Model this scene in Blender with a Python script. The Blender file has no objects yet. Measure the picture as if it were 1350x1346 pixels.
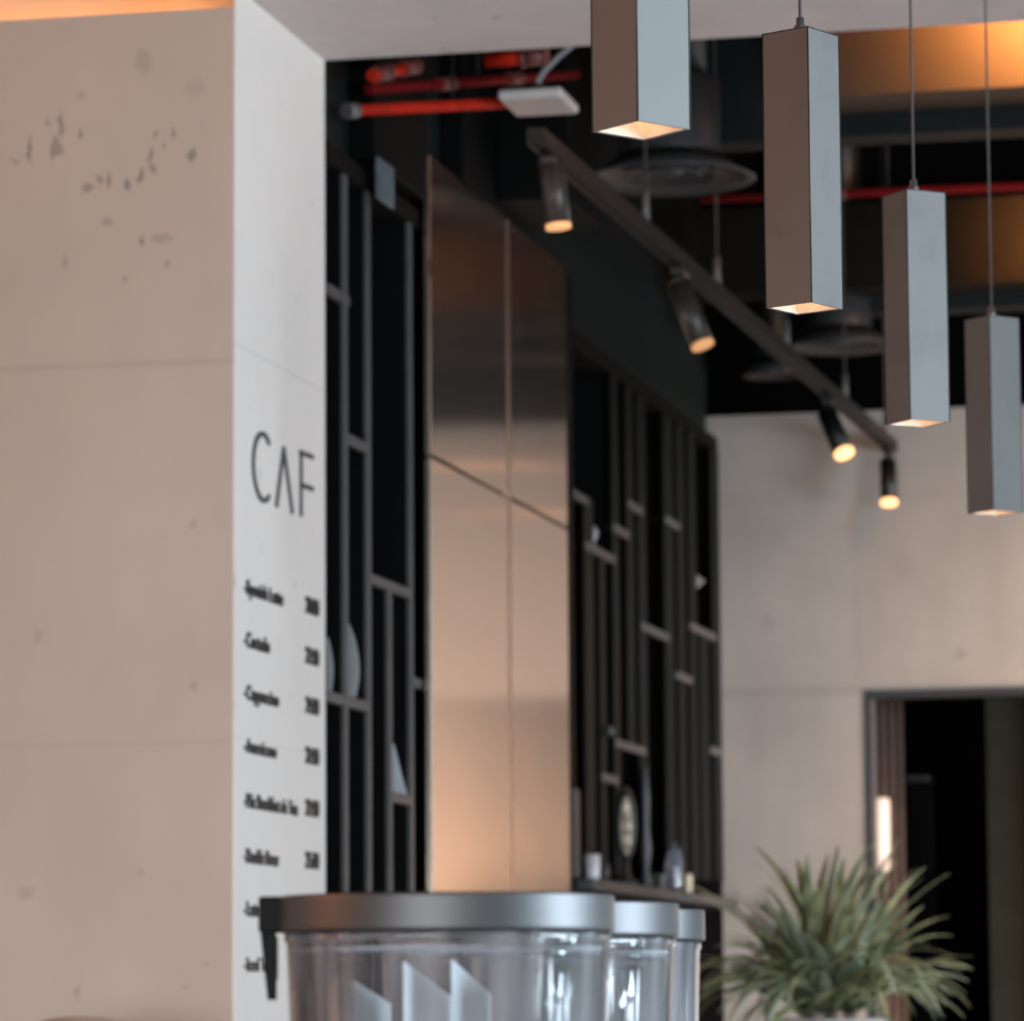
import bpy, bmesh, math, random
from mathutils import Vector, Matrix
random.seed(7)
S = bpy.context.scene
COL = S.collection

# ------------------------------------------------------------------ camera
FPX = 5500.0
EYE = Vector((0, 0, 1.25))
a = Vector((1235, -(1316 - 673), -FPX)).normalized()        # world +Y seen by the camera
z0 = Vector((-305, 46700, -FPX)).normalized()
zc = (z0 - a * z0.dot(a)).normalized()                      # world +Z seen by the camera
xc_ = a.cross(zc)                                           # world +X seen by the camera
ROT = Matrix((xc_, a, zc))                                  # camera -> world
cam = bpy.data.cameras.new('camera'); camo = bpy.data.objects.new('camera', cam); COL.objects.link(camo)
camo.matrix_world = Matrix.Translation(EYE) @ ROT.to_4x4()
cam.sensor_width = 36; cam.lens = FPX / 1350 * 36; cam.clip_end = 200
cam.dof.use_dof = True; cam.dof.focus_distance = 5.6; cam.dof.aperture_fstop = 147 / 17.0
S.camera = camo

# ------------------------------------------------------------------ world and exposure
S.view_settings.view_transform = 'Standard'; S.view_settings.look = 'None'
S.view_settings.gamma = 1; S.view_settings.use_curve_mapping = False
S.view_settings.exposure = 0.0
W = bpy.data.worlds.new('world'); S.world = W; W.use_nodes = True
W.node_tree.nodes['Background'].inputs[0].default_value = (0.62, 0.8, 1, 1)
W.node_tree.nodes['Background'].inputs[1].default_value = 0.35

def area(name, loc, direction, sx, sy, power, color, spread=None):
    l = bpy.data.lights.new(name, 'AREA'); l.shape = 'RECTANGLE'; l.size = sx; l.size_y = sy
    l.energy = power; l.color = color
    if spread: l.spread = spread
    o = bpy.data.objects.new(name, l); COL.objects.link(o); o.location = loc
    o.rotation_euler = Vector(direction).to_track_quat('-Z', 'Z').to_euler()
    return o
# daylight through the side windows of the front room, and of the back room
area('window_daylight_front', (4.75, 4.6, 1.45), (-1, 0, 0), 8.2, 2.2, 1640, (0.70, 0.87, 1.0))
area('window_daylight_back', (4.75, 12.6, 1.2), (-.7, .7, -.30), 3.0, 1.3, 400, (0.90, 0.95, 1.0), math.radians(95))
# daylight from the shopfront behind the camera
area('shopfront_daylight', (-1.0, -3.6, .9), (0, 1, -.16), 6.0, 1.2, 62, (0.92, 0.96, 1.0), math.radians(50))
# warm ceiling wash over the left side of the front room
area('warm_ceiling_wash', (-4.6, 7.5, 4.7), (0.1, 0.55, -1), 5.0, 0.3, 7, (1.0, 0.40, 0.14))
area('warm_lounge_lamps', (-5.2, 2.4, 2.7), (.8, .5, 0), 1.2, 1.0, 74, (1.0, 0.38, 0.13))
# added unseen spot that brightens the insides of the clear containers
_l = bpy.data.lights.new('container_fill_spot', 'SPOT'); _l.energy = 50; _l.color = (1, .97, .95); _l.spot_size = math.radians(18); _l.spot_blend = .5; _l.shadow_soft_size = .12
_o = bpy.data.objects.new('container_fill_spot', _l); COL.objects.link(_o); _o.location = (1.9, .9, 3.4)
_o.rotation_euler = (Vector((-.9, 4.1, 1.2)) - _o.location).to_track_quat('-Z', 'Y').to_euler()
area('low_warm_lamp', (-.55, 14.8, 1.4), (-.15, 1, .05), .4, .3, 58, (1.0, 0.50, 0.20))

def ray(px, py):
    return (ROT @ Vector((px - 675, 673 - py, -FPX))).normalized()
def onx(px, py, X): d = ray(px, py); return EYE + d * ((X - EYE.x) / d.x)
def ony(px, py, Y): d = ray(px, py); return EYE + d * ((Y - EYE.y) / d.y)
def onz(px, py, Z): d = ray(px, py); return EYE + d * ((Z - EYE.z) / d.z)

# ------------------------------------------------------------------ materials
def newmat(name):
    m = bpy.data.materials.new(name); m.use_nodes = True
    nt = m.node_tree; b = nt.nodes['Principled BSDF']
    return m, nt, b
def N(nt, typ, **kw):
    n = nt.nodes.new(typ)
    for k, v in kw.items():
        if k.startswith('i_'):
            key = k[2:]; key = int(key) if key.isdigit() else key
            n.inputs[key].default_value = v
        else: setattr(n, k, v)
    return n
def math_n(nt, op, a_, b_=None, clamp=False):
    n = nt.nodes.new('ShaderNodeMath'); n.operation = op; n.use_clamp = clamp
    for i, v in enumerate((a_, b_)):
        if v is None: continue
        if isinstance(v, (int, float)): n.inputs[i].default_value = v
        else: nt.links.new(v, n.inputs[i])
    return n.outputs[0]
def simple(name, col, rough=0.5, metal=0.0, noise=0.12, scale=14, bump=0.0, **extra):
    m, nt, b = newmat(name)
    tc = N(nt, 'ShaderNodeTexCoord'); nz = N(nt, 'ShaderNodeTexNoise'); nz.inputs['Scale'].default_value = scale
    nz.inputs['Detail'].default_value = 4
    nt.links.new(tc.outputs['Object'], nz.inputs['Vector'])
    mr = N(nt, 'ShaderNodeMapRange'); mr.inputs[1].default_value = .3; mr.inputs[2].default_value = .7
    mr.inputs[3].default_value = 1 - noise; mr.inputs[4].default_value = 1 + noise
    nt.links.new(nz.outputs[0], mr.inputs[0])
    mx = N(nt, 'ShaderNodeVectorMath', operation='SCALE'); mx.inputs[0].default_value = col[:3]
    nt.links.new(mr.outputs[0], mx.inputs['Scale']); nt.links.new(mx.outputs[0], b.inputs['Base Color'])
    b.inputs['Roughness'].default_value = rough; b.inputs['Metallic'].default_value = metal
    if bump:
        bp = N(nt, 'ShaderNodeBump'); bp.inputs['Strength'].default_value = bump; bp.inputs['Distance'].default_value = .01
        nt.links.new(nz.outputs[0], bp.inputs['Height']); nt.links.new(bp.outputs[0], b.inputs['Normal'])
    for k, v in extra.items(): b.inputs[k.replace('_', ' ')].default_value = v
    return m
def emis(name, col, strength):
    m, nt, b = newmat(name)
    b.inputs['Base Color'].default_value = (*col, 1); b.inputs['Emission Color'].default_value = (*col, 1)
    b.inputs['Emission Strength'].default_value = strength
    return m

def concrete(name, col, dark, pits=(), zj=(), xj=(), pit_noise=0.0, mottle=0.10, axis='X'):
    """cast concrete: cloudy mottling, streaks, small pour marks, panel joints at given heights"""
    m, nt, b = newmat(name); L = nt.links
    g = N(nt, 'ShaderNodeNewGeometry'); pos = g.outputs['Position']
    n1 = N(nt, 'ShaderNodeTexNoise'); n1.inputs['Scale'].default_value = 1.6; n1.inputs['Detail'].default_value = 7; n1.inputs['Roughness'].default_value = .6
    L.new(pos, n1.inputs['Vector'])
    mp = N(nt, 'ShaderNodeMapping'); mp.inputs['Scale'].default_value = (5, 5, .9); L.new(pos, mp.inputs['Vector'])
    n2 = N(nt, 'ShaderNodeTexNoise'); n2.inputs['Scale'].default_value = 1.3; n2.inputs['Detail'].default_value = 4
    L.new(mp.outputs[0], n2.inputs['Vector'])
    f = math_n(nt, 'ADD', math_n(nt, 'MULTIPLY', math_n(nt, 'SUBTRACT', n1.outputs[0], .5), mottle * 4.0),
               math_n(nt, 'MULTIPLY', math_n(nt, 'SUBTRACT', n2.outputs[0], .5), mottle * 1.6))
    bright = math_n(nt, 'ADD', f, 1.0)
    sep = N(nt, 'ShaderNodeSeparateXYZ'); L.new(pos, sep.inputs[0])
    mask = None
    def acc(v):
        nonlocal mask
        mask = v if mask is None else math_n(nt, 'MAXIMUM', mask, v)
    for zz, wid, amt in zj:
        d = math_n(nt, 'ABSOLUTE', math_n(nt, 'SUBTRACT', sep.outputs[2], zz))
        acc(math_n(nt, 'MULTIPLY', math_n(nt, 'SUBTRACT', 1.0, math_n(nt, 'DIVIDE', d, wid), True), amt))
    for xx, wid, amt in xj:
        d = math_n(nt, 'ABSOLUTE', math_n(nt, 'SUBTRACT', sep.outputs[axis], xx))
        acc(math_n(nt, 'MULTIPLY', math_n(nt, 'SUBTRACT', 1.0, math_n(nt, 'DIVIDE', d, wid), True), amt))
    if pits or pit_noise:
        nw = N(nt, 'ShaderNodeTexNoise'); nw.inputs['Scale'].default_value = 28; L.new(pos, nw.inputs['Vector'])
        sc = N(nt, 'ShaderNodeVectorMath', operation='SCALE'); sc.inputs['Scale'].default_value = .035
        L.new(nw.outputs['Color'], sc.inputs[0])
        wp = N(nt, 'ShaderNodeVectorMath', operation='ADD'); L.new(pos, wp.inputs[0]); L.new(sc.outputs[0], wp.inputs[1])
    for (p, rx, rz, amt) in pits:
        s = N(nt, 'ShaderNodeVectorMath', operation='SUBTRACT'); L.new(wp.outputs[0], s.inputs[0])
        s.inputs[1].default_value = (p[0] + .0175, p[1] + .0175, p[2] + .0175)
        q = N(nt, 'ShaderNodeVectorMath', operation='DIVIDE'); L.new(s.outputs[0], q.inputs[0])
        q.inputs[1].default_value = (rx, rx * (6 if axis == 'X' or axis == 0 else 1), rz)
        ln = N(nt, 'ShaderNodeVectorMath', operation='LENGTH'); L.new(q.outputs[0], ln.inputs[0])
        acc(math_n(nt, 'MULTIPLY', math_n(nt, 'MULTIPLY', math_n(nt, 'SUBTRACT', 1.25, ln.outputs['Value']), 1.6, True), amt))
    if pit_noise:
        mp2 = N(nt, 'ShaderNodeMapping'); mp2.inputs['Scale'].default_value = (9, 9, 5); L.new(pos, mp2.inputs['Vector'])
        n3 = N(nt, 'ShaderNodeTexNoise'); n3.inputs['Scale'].default_value = 2.2; n3.inputs['Detail'].default_value = 2; L.new(mp2.outputs[0], n3.inputs['Vector'])
        acc(math_n(nt, 'MULTIPLY', math_n(nt, 'MULTIPLY', math_n(nt, 'SUBTRACT', n3.outputs[0], .68), 9, True), pit_noise))
    base = N(nt, 'ShaderNodeVectorMath', operation='SCALE'); base.inputs[0].default_value = col; L.new(bright, base.inputs['Scale'])
    out = base.outputs[0]
    if mask is not None:
        mix = N(nt, 'ShaderNodeMix', data_type='RGBA'); L.new(mask, mix.inputs[0]); L.new(out, mix.inputs[6]); mix.inputs[7].default_value = (*dark, 1)
        out = mix.outputs[2]
    L.new(out, b.inputs['Base Color']); b.inputs['Roughness'].default_value = .75
    b.inputs['Specular IOR Level'].default_value = .25
    bp = N(nt, 'ShaderNodeBump'); bp.inputs['Strength'].default_value = .15; bp.inputs['Distance'].default_value = .01
    L.new(n1.outputs[0], bp.inputs['Height']); L.new(bp.outputs[0], b.inputs['Normal'])
    return m

# ------------------------------------------------------------------ mesh helpers
def box(bm, x0, x1, y0, y1, z0_, z1, bevel=0.0, mi=0, seg=1, bmi=None):
    r = bmesh.ops.create_cube(bm, size=1.0)
    vs = r['verts']
    for v in vs:
        v.co = Vector(((x0 + x1) / 2 + v.co.x * (x1 - x0), (y0 + y1) / 2 + v.co.y * (y1 - y0), (z0_ + z1) / 2 + v.co.z * (z1 - z0_)))
    fs = {f for v in vs for f in v.link_faces}
    for f in fs: f.material_index = mi
    if bevel:
        es = list({e for v in vs for e in v.link_edges})
        r2 = bmesh.ops.bevel(bm, geom=es, offset=bevel, segments=seg, affect='EDGES', profile=.5)
        if bmi is not None:
            for f in r2['faces']: f.material_index = bmi
    return vs
def cyl(bm, p0, p1, r0, r1=None, n=20, mi=0, caps=True):
    p0 = Vector(p0); p1 = Vector(p1); r1 = r0 if r1 is None else r1
    d = (p1 - p0); q = d.normalized().to_track_quat('Z', 'Y')
    ra, rb = [], []
    for i in range(n):
        t = 2 * math.pi * i / n; u = Vector((math.cos(t), math.sin(t), 0))
        ra.append(bm.verts.new(p0 + q @ (u * r0))); rb.append(bm.verts.new(p1 + q @ (u * r1)))
    for i in range(n):
        f = bm.faces.new((ra[i], ra[(i + 1) % n], rb[(i + 1) % n], rb[i])); f.smooth = True; f.material_index = mi
    if caps:
        f = bm.faces.new(ra[::-1]); f.material_index = mi; f = bm.faces.new(rb); f.material_index = mi
def tube(bm, pts, r, n=10, mi=0):
    pts = [Vector(p) for p in pts]; rings = []
    for i, p in enumerate(pts):
        d = (pts[min(i + 1, len(pts) - 1)] - pts[max(i - 1, 0)]).normalized(); q = d.to_track_quat('Z', 'Y')
        rr = r[i] if isinstance(r, (list, tuple)) else r
        rings.append([bm.verts.new(p + q @ Vector((math.cos(2 * math.pi * k / n) * rr, math.sin(2 * math.pi * k / n) * rr, 0))) for k in range(n)])
    for i in range(len(rings) - 1):
        for k in range(n):
            f = bm.faces.new((rings[i][k], rings[i][(k + 1) % n], rings[i + 1][(k + 1) % n], rings[i + 1][k])); f.smooth = True; f.material_index = mi
    bm.faces.new(rings[0][::-1]); bm.faces.new(rings[-1])
def lathe(bm, prof, cx=0, cy=0, n=48, mi=0, smooth=True, rib=0.0, sx=1.0, sy=1.0):
    """prof: list of (r, z); r == 0 closes with a pole"""
    rings = []
    for (r, z) in prof:
        if r <= 1e-6: rings.append([bm.verts.new((cx, cy, z))])
        else:
            rings.append([bm.verts.new((cx + sx * math.cos(2 * math.pi * k / n) * r * (1 + (rib if k % 2 else -rib)),
                                        cy + sy * math.sin(2 * math.pi * k / n) * r * (1 + (rib if k % 2 else -rib)), z)) for k in range(n)])
    for A, B in zip(rings, rings[1:]):
        for k in range(n):
            if len(A) == 1 and len(B) == 1: continue
            if len(A) == 1: f = bm.faces.new((A[0], B[k], B[(k + 1) % n]))
            elif len(B) == 1: f = bm.faces.new((A[k], A[(k + 1) % n], B[0]))
            else: f = bm.faces.new((A[k], A[(k + 1) % n], B[(k + 1) % n], B[k]))
            f.smooth = smooth; f.material_index = mi
def prism(bm, pts, ext, mi=0):
    """pts: planar loop; extruded by vector ext"""
    A = [bm.verts.new(p) for p in pts]; B = [bm.verts.new(Vector(p) + Vector(ext)) for p in pts]
    n = len(pts)
    fs = [bm.faces.new(A), bm.faces.new(B[::-1])] + [bm.faces.new((A[i], B[i], B[(i + 1) % n], A[(i + 1) % n])) for i in range(n)]
    for f in fs: f.material_index = mi
    bmesh.ops.recalc_face_normals(bm, faces=fs)
def obj(name, bm, mats, parent=None, loc=None, world=True):
    """links bm as one mesh object; coordinates are world unless world=False; origin goes to the parent's or loc"""
    me = bpy.data.meshes.new(name)
    if loc is not None and world: bmesh.ops.translate(bm, verts=bm.verts, vec=-Vector(loc))
    bmesh.ops.recalc_face_normals(bm, faces=bm.faces)
    bm.to_mesh(me); bm.free()
    for m in (mats if isinstance(mats, (list, tuple)) else [mats]): me.materials.append(m)
    o = bpy.data.objects.new(name, me); COL.objects.link(o)
    if loc is not None: o.location = loc
    if parent is not None:
        o.parent = parent
        if world and loc is None:
            me.transform(Matrix.Translation(-parent.location))
    return o
def tag(o, label=None, cat=None, group=None, kind=None):
    if label: o['label'] = label
    if cat: o['category'] = cat
    if group: o['group'] = group
    if kind: o['kind'] = kind
    return o
def thing(name, label, cat, loc=(0, 0, 0), group=None):
    o = bpy.data.objects.new(name, None); COL.objects.link(o); o.location = loc
    o.empty_display_size = .1
    return tag(o, label, cat, group)
def struct(name, bm, m, label=None, cat=None):
    o = obj(name, bm, m); o['kind'] = 'structure'
    if label: tag(o, label, cat)
    return o
def copy_tree(o, parent=None):
    c = o.copy(); COL.objects.link(c)
    if parent is not None: c.parent = parent
    for ch in list(o.children): copy_tree(ch, c)
    return c
B = bmesh.new

# ------------------------------------------------------------------ layout numbers
ZP = 3.6                                  # underside of the portal beam
F = onz(428, 80, ZP); XC, YF = F.x, F.y   # far corner of the portal pillar
YN = onx(309.5, 700, XC).y                # near corner
XS = XC                                   # plane of the shelf wall behind
YE = onx(951, 850, XS).y                  # end wall
print('XC %.3f YN %.3f YF %.3f YE %.3f' % (XC, YN, YF, YE))
ZTOP = onx(852, 507, XS).z                # top of the shelf unit
ZLED = onx(850, 1171, XS).z               # display ledge
ZCOL = onx(700, 325, XS).z                # top of the copper column
ZEW = ony(1050, 545, YE).z                # top of the end wall
print('ztop %.3f zled %.3f zcol %.3f zew %.3f' % (ZTOP, ZLED, ZCOL, ZEW))
XR = 4.6
ZC = 5.0                                  # black ceiling of the back room

# ------------------------------------------------------------------ setting
m_floor = simple('polished_concrete_floor', (.50, .45, .42), .35, noise=.1, scale=3)
bm = B(); box(bm, -8, XR + .2, -4.2, YE + 3.5, -.1, 0); struct('floor', bm, m_floor)

pl = []
for (px, py, rx, rz, am) in [(40, 197, 3, 14, .7), (80, 165, 3, 15, .55), (73, 190, 5, 10, .5), (77, 195, 8, 7, .5), (68, 200, 4, 9, .55), (107, 176, 3, 6, .6),
                             (64, 160, 3, 4, .4), (20, 213, 5, 3, .35), (115, 249, 6, 4, .5), (132, 238, 3, 8, .5), (143, 238, 3, 9, .5), (168, 244, 4, 7, .6),
                             (186, 232, 4, 10, .6), (199, 204, 4, 8, .5), (204, 220, 4, 7, .55), (203, 179, 3, 5, .45), (216, 192, 3, 6, .4), (229, 176, 3, 7, .5),
                             (252, 205, 4, 11, .6), (141, 292, 5, 6, .35), (188, 318, 3, 6, .55), (213, 316, 13, 6, .3), (86, 344, 4, 9, .35), (222, 350, 3, 6, .4),
                             (167, 369, 3, 5, .35), (107, 125, 3, 5, .25), (190, 80, 9, 16, .25), (255, 690, 4, 7, .3), (35, 1175, 10, 8, .25), (183, 1150, 4, 4, .3),
                             (103, 1308, 3, 10, .35), (245, 1300, 5, 5, .25), (270, 1273, 4, 4, .25), (253, 905, 5, 5, .3), (50, 835, 4, 10, .2), (255, 115, 12, 10, .15)]:
    p = ony(px, py, YN); k = (p - EYE).length / FPX
    pl.append((p, rx * k * 1.25, rz * k * 1.15, am))
zj1 = ony(150, 481, YN).z; zj2 = ony(150, 981, YN).z
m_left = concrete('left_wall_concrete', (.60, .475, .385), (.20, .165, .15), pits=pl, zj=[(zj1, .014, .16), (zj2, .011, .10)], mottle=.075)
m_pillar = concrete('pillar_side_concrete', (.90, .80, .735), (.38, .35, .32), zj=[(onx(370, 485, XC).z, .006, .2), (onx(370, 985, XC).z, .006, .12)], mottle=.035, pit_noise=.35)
zs = ony(311, 9, YN).z                         # ledge of the light slot above the left wall
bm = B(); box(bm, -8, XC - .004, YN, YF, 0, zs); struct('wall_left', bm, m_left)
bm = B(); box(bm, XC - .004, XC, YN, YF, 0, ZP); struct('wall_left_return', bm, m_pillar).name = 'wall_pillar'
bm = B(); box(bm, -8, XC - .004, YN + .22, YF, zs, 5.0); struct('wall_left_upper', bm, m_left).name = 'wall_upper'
m_beam = concrete('beam_concrete', (.68, .60, .58), (.25, .22, .21), mottle=.09, pit_noise=.4)
bm = B(); box(bm, XC - .004, XR, YN, YF, ZP, 5.0); struct('ceiling_beam', bm, m_beam).name = 'ceiling_beam'
m_black = simple('black_painted_ceiling', (.012, .011, .011), .8, Specular_IOR_Level=.15)
m_ceil = simple('grey_plaster_ceiling', (.09, .08, .075), .8)
bm = B(); box(bm, -8, XR + .2, -4.2, YN, 5.0, 5.15); struct('ceiling', bm, m_ceil)
bm = B(); box(bm, XS - 1.2, XR + .2, YF, YE + 3.6, ZC, ZC + .15); struct('ceiling_back', bm, m_black)
# light slot
bm = B(); box(bm, -8, XC - .1, YN + .12, YN + .15, zs, zs + .02)
t = thing('light_strip', 'warm light strip hidden in the slot above the beige concrete wall', 'light', (-3, YN + .13, zs))
obj('light_diffuser', bm, emis('warm_strip_light', (1.0, .50, .2), 9), t)
bm = B(); box(bm, -8, XC - .1, YN + .11, YN + .12, zs, zs + .012); obj('light_channel', bm, simple('strip_channel', (.5, .5, .5), .4), t)

# right side wall with window openings (outside the frame; the daylight comes through them)
m_white = simple('off_white_plaster', (.62, .60, .58), .8)
bm = B()
box(bm, XR, XR + .2, -4.2, 17.5, 3.6, 5.0); box(bm, XR, XR + .2, -4.2, 17.5, 0, .35)
for y0, y1 in ((-4.2, .4), (8.8, 11.7), (15.5, YE + 3.5)): box(bm, XR, XR + .2, y0, y1, .35, 3.6)
struct('wall_right', bm, m_white)
m_frame = simple('black_window_frame', (.02, .02, .022), .4)
for i, (y0, y1, n) in enumerate(((.4, 8.8, 4), (11.7, 15.5, 2))):
    bm = B()
    for k in range(n + 1):
        y = y0 + (y1 - y0) * k / n; box(bm, XR + .03, XR + .1, max(y0, y - .035), min(y1, y + .035), .35, 3.6)
    box(bm, XR + .03, XR + .1, y0, y1, 2.75, 2.81)
    struct('window_%d' % (i + 1), bm, m_frame)
bm = B(); box(bm, -8.2, -8, -4.2, YN, 0, 5); struct('wall_far_left', bm, m_white)
bm = B(); box(bm, -8, -3.3, -4.2, -4.0, 0, 5); box(bm, 4.3, XR, -4.2, -4.0, 0, 5); box(bm, -3.3, 4.3, -4.2, -4.0, 3.5, 5)
struct('wall_behind', bm, m_white)

# end wall with its doorway
d0 = ony(1142, 911, YE); ZD = d0.z; XD0 = d0.x; XD1 = XD0 + .66
zja = ony(1050, 912, YE).z; zjb = ony(1050, 657, YE).z; xjv = ony(1131, 780, YE).x
m_end = concrete('end_wall_concrete', (.315, .303, .287), (.22, .21, .20), zj=[(zja, .03, .5), (zjb, .035, .16)], xj=[(xjv, .03, .12)], mottle=.16, axis=0,
                 pits=[(ony(1265, 862, YE), .024, .024, .55), (ony(1125, 690, YE), .03, .12, .3), (ony(1012, 820, YE), .03, .04, .3), (ony(1190, 745, YE), .04, .06, .2), (ony(1130, 820, YE), .02, .25, .2)])
bm = B()
box(bm, XS - .9, XD0, YE, YE + .12, 0, ZEW); box(bm, XD0, XD1, YE, YE + .12, ZD, ZEW); box(bm, XD1, XR, YE, YE + .12, 0, ZEW)
struct('wall_end', bm, m_end)
bm = B(); box(bm, XS - 1.2, XR, YE + 3.3, YE + 3.5, 0, ZC); struct('wall_back', bm, m_black)
bm = B(); box(bm, XS - 1.3, XS - 1.2, YF, YE + 3.5, 0, ZC); struct('wall_service', bm, m_black)
# teal wall over the shelving
m_teal = simple('dark_teal_wall_paint', (.010, .0145, .0135), .7, Specular_IOR_Level=.15, noise=.08, scale=2)
yt = onx(931, 500, XS - .05).y
bm = B(); box(bm, XS - .9, XS - .05, YF, yt, ZTOP, 3.83); struct('wall_shelf_side', bm, m_teal)
bm = B(); box(bm, XS - .9, XS - .05, YF, yt, 3.83, ZC); struct('wall_shelf_side_upper', bm, m_black)
# front room back part of the niche behind the shelving
# doorway frame, reveal and the room beyond
m_dframe = simple('door_frame_black_metal', (.012, .011, .012), .35)
bm = B(); fw = .014
box(bm, XD0, XD0 + fw, YE - .01, YE + .11, 0, ZD); box(bm, XD1 - fw, XD1, YE - .01, YE + .11, 0, ZD); box(bm, XD0 + fw, XD1 - fw, YE - .01, YE + .11, ZD - .03, ZD)
dr = tag(struct('door_1', bm, m_dframe), 'black framed doorway in the grey concrete end wall', 'doorway')
bm = B(); box(bm, XD0 + fw, XD0 + fw + .006, YE + .01, YE + .10, 0, ZD - .03)
o = obj('reveal', bm, simple('grey_reveal', (.10, .10, .105), .5), dr)
m_curt = simple('grey_brown_curtain', (.15, .132, .132), .9)
bm = B(); c0 = XD0 + .03; pts = []
yc0 = YE + .36
n = 60; x1 = ony(1191, 1000, yc0).x; A_, Bv = [], []
for i in range(n + 1):
    x = XD0 - .15 + (x1 - XD0 + .15) * i / n; y = yc0 + .007 * math.sin(i * .75)
    A_.append((bm.verts.new((x, y, .02)), bm.verts.new((x, y, ZD + .1)), bm.verts.new((x, y + .006, .02)), bm.verts.new((x, y + .006, ZD + .1))))
for p, q in zip(A_, A_[1:]):
    bm.faces.new((p[0], q[0], q[1], p[1])); bm.faces.new((p[2], p[3], q[3], q[2])); bm.faces.new((p[1], q[1], q[3], p[3])); bm.faces.new((p[0], p[2], q[2], q[0]))
for f in bm.faces: f.smooth = True
tag(obj('curtain', bm, m_curt), 'grey-brown curtain hanging just inside the left of the dark doorway', 'curtain')
p = ony(1300, 1000, YE + .07)
bm = B(); box(bm, p.x, XD1 - fw, YE + .05, YE + .09, 0.01, ZD - .03, .004)
lf = obj('door_leaf', bm, simple('dark_green_door_paint', (.009, .012, .010), .8, Specular_IOR_Level=.1), dr)

# ------------------------------------------------------------------ display shelving
m_cab = simple('black_stained_cabinet', (.0022, .0019, .0018), .75, Specular_IOR_Level=.15)
m_fin = simple('grey_shelf_edge', (.075, .070, .070), .55)
m_fin2 = simple('green_grey_fin', (.0028, .0040, .0036), .6, Specular_IOR_Level=.15)
DEP = .30
m_sedge = simple('grey_shelf_front', (.085, .080, .080), .55)
def shelving(name, label, yA, yB, bars, shelves, zbot, open_top=ZTOP):
    t = thing(name, label, 'shelving', (XS - .15, (yA + yB) / 2, 0))
    bm = B(); box(bm, XS - DEP - .03, XS - DEP, yA, yB, 0, open_top); obj('back_panel', bm, m_cab, t)
    bm = B(); box(bm, XS - DEP, XS - .005, yA, yA + .02, 0, open_top); obj('side_panel', bm, m_cab, t)
    bm = B(); box(bm, XS - DEP, XS - .005, yB - .02, yB, 0, open_top); obj('side_panel', bm, m_cab, t)
    bm = B(); box(bm, XS - DEP, XS, yA + .02, yB - .02, open_top - .05, open_top); obj('top_panel', bm, m_cab, t)
    bm = B(); box(bm, XS - DEP, XS - .02, yA + .02, yB - .02, 0.0, .9); obj('base_cabinet', bm, m_cab, t)
    for (px, ya, yb, w, mt) in bars:
        # px = front edge centre; ya / yb = pixel rows where it starts and ends (None = full height)
        yy = onx(px, 700 if ya is None else ya, XS).y
        zt = open_top - .05 if ya is None else onx(px, ya, XS).z
        zb = zbot if yb is None else onx(px, yb, XS).z
        bm = B(); box(bm, XS - DEP, XS - .012, yy - min(w, .02), yy + min(w, .02), zb, zt); dv = obj('divider', bm, m_cab, t)
        bm = B(); box(bm, XS - .012, XS, yy - w, yy + w, zb, zt, .002); ed = obj('front_edge', bm, mt, dv, loc=Vector((0, 0, 0)), world=False); ed.data.transform(Matrix.Translation(-t.location))
    for (pa, pya, pb, pyb) in shelves:
        A0 = onx(pa, pya, XS); B0 = onx(pb, pyb, XS); z = (A0.z + B0.z) / 2
        bm = B(); box(bm, XS - DEP, XS - .014, A0.y, B0.y, z - .012, z + .012); sh = obj('shelf', bm, m_cab, t)
        bm = B(); box(bm, XS - .014, XS + .003, A0.y, B0.y, z - .014, z + .014, .002); ed = obj('front_edge', bm, m_sedge, sh, loc=Vector((0, 0, 0)), world=False); ed.data.transform(Matrix.Translation(-t.location))
    return t
yL1 = onx(566, 800, XS).y; yR0 = onx(754, 800, XS).y
lw = .018
shelving('display_shelf', 'tall black shelving with grey dividers between white menu pillar and copper column', YF + .01, yL1,
         [(457, None, None, lw, m_fin), (487.5, None, None, lw, m_fin), (543, None, None, lw, m_fin), (515, 776, None, lw, m_fin)],
         [(431, 381, 460, 396), (459, 579, 487, 592), (487, 763, 543, 783), (543, 898, 567, 906), (431, 917, 487, 933), (515, 1049, 543, 1057)], .9)
w2 = .020
DS = shelving('display_shelf', 'tall black shelving with many narrow dividers between copper column and end wall', yR0, YE - .01,
         [(776, 655, 1160, .075, m_fin2), (794, 725, 1160, .050, m_fin2), (812, None, 1160, .055, m_fin2), (831, None, 980, .062, m_fin2), (847, None, 1160, .072, m_fin2),
          (882, None, 1160, .085, m_fin2), (898, None, 1160, .075, m_fin2), (913, None, 1160, .072, m_fin2), (929, 832, 1160, .090, m_fin2), (944, None, 1160, .080, m_fin2)],
         [(752, 648, 775, 661), (771, 717, 811, 739), (808, 694, 829, 706), (828, 664, 847, 674), (877, 685, 896, 694), (846, 825, 882, 841), (910, 826, 944, 840),
          (811, 979, 851, 991), (793, 1023, 815, 1030), (938, 990, 956, 993), (893, 890, 912, 897)], .9)
zl = ZLED
bm = B(); box(bm, XS - DEP, XS + .06, yR0 + .02, YE - .03, zl - .035, zl, .004); obj('display_ledge', bm, simple('dark_ledge', (.06, .06, .062), .5), DS)

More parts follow.
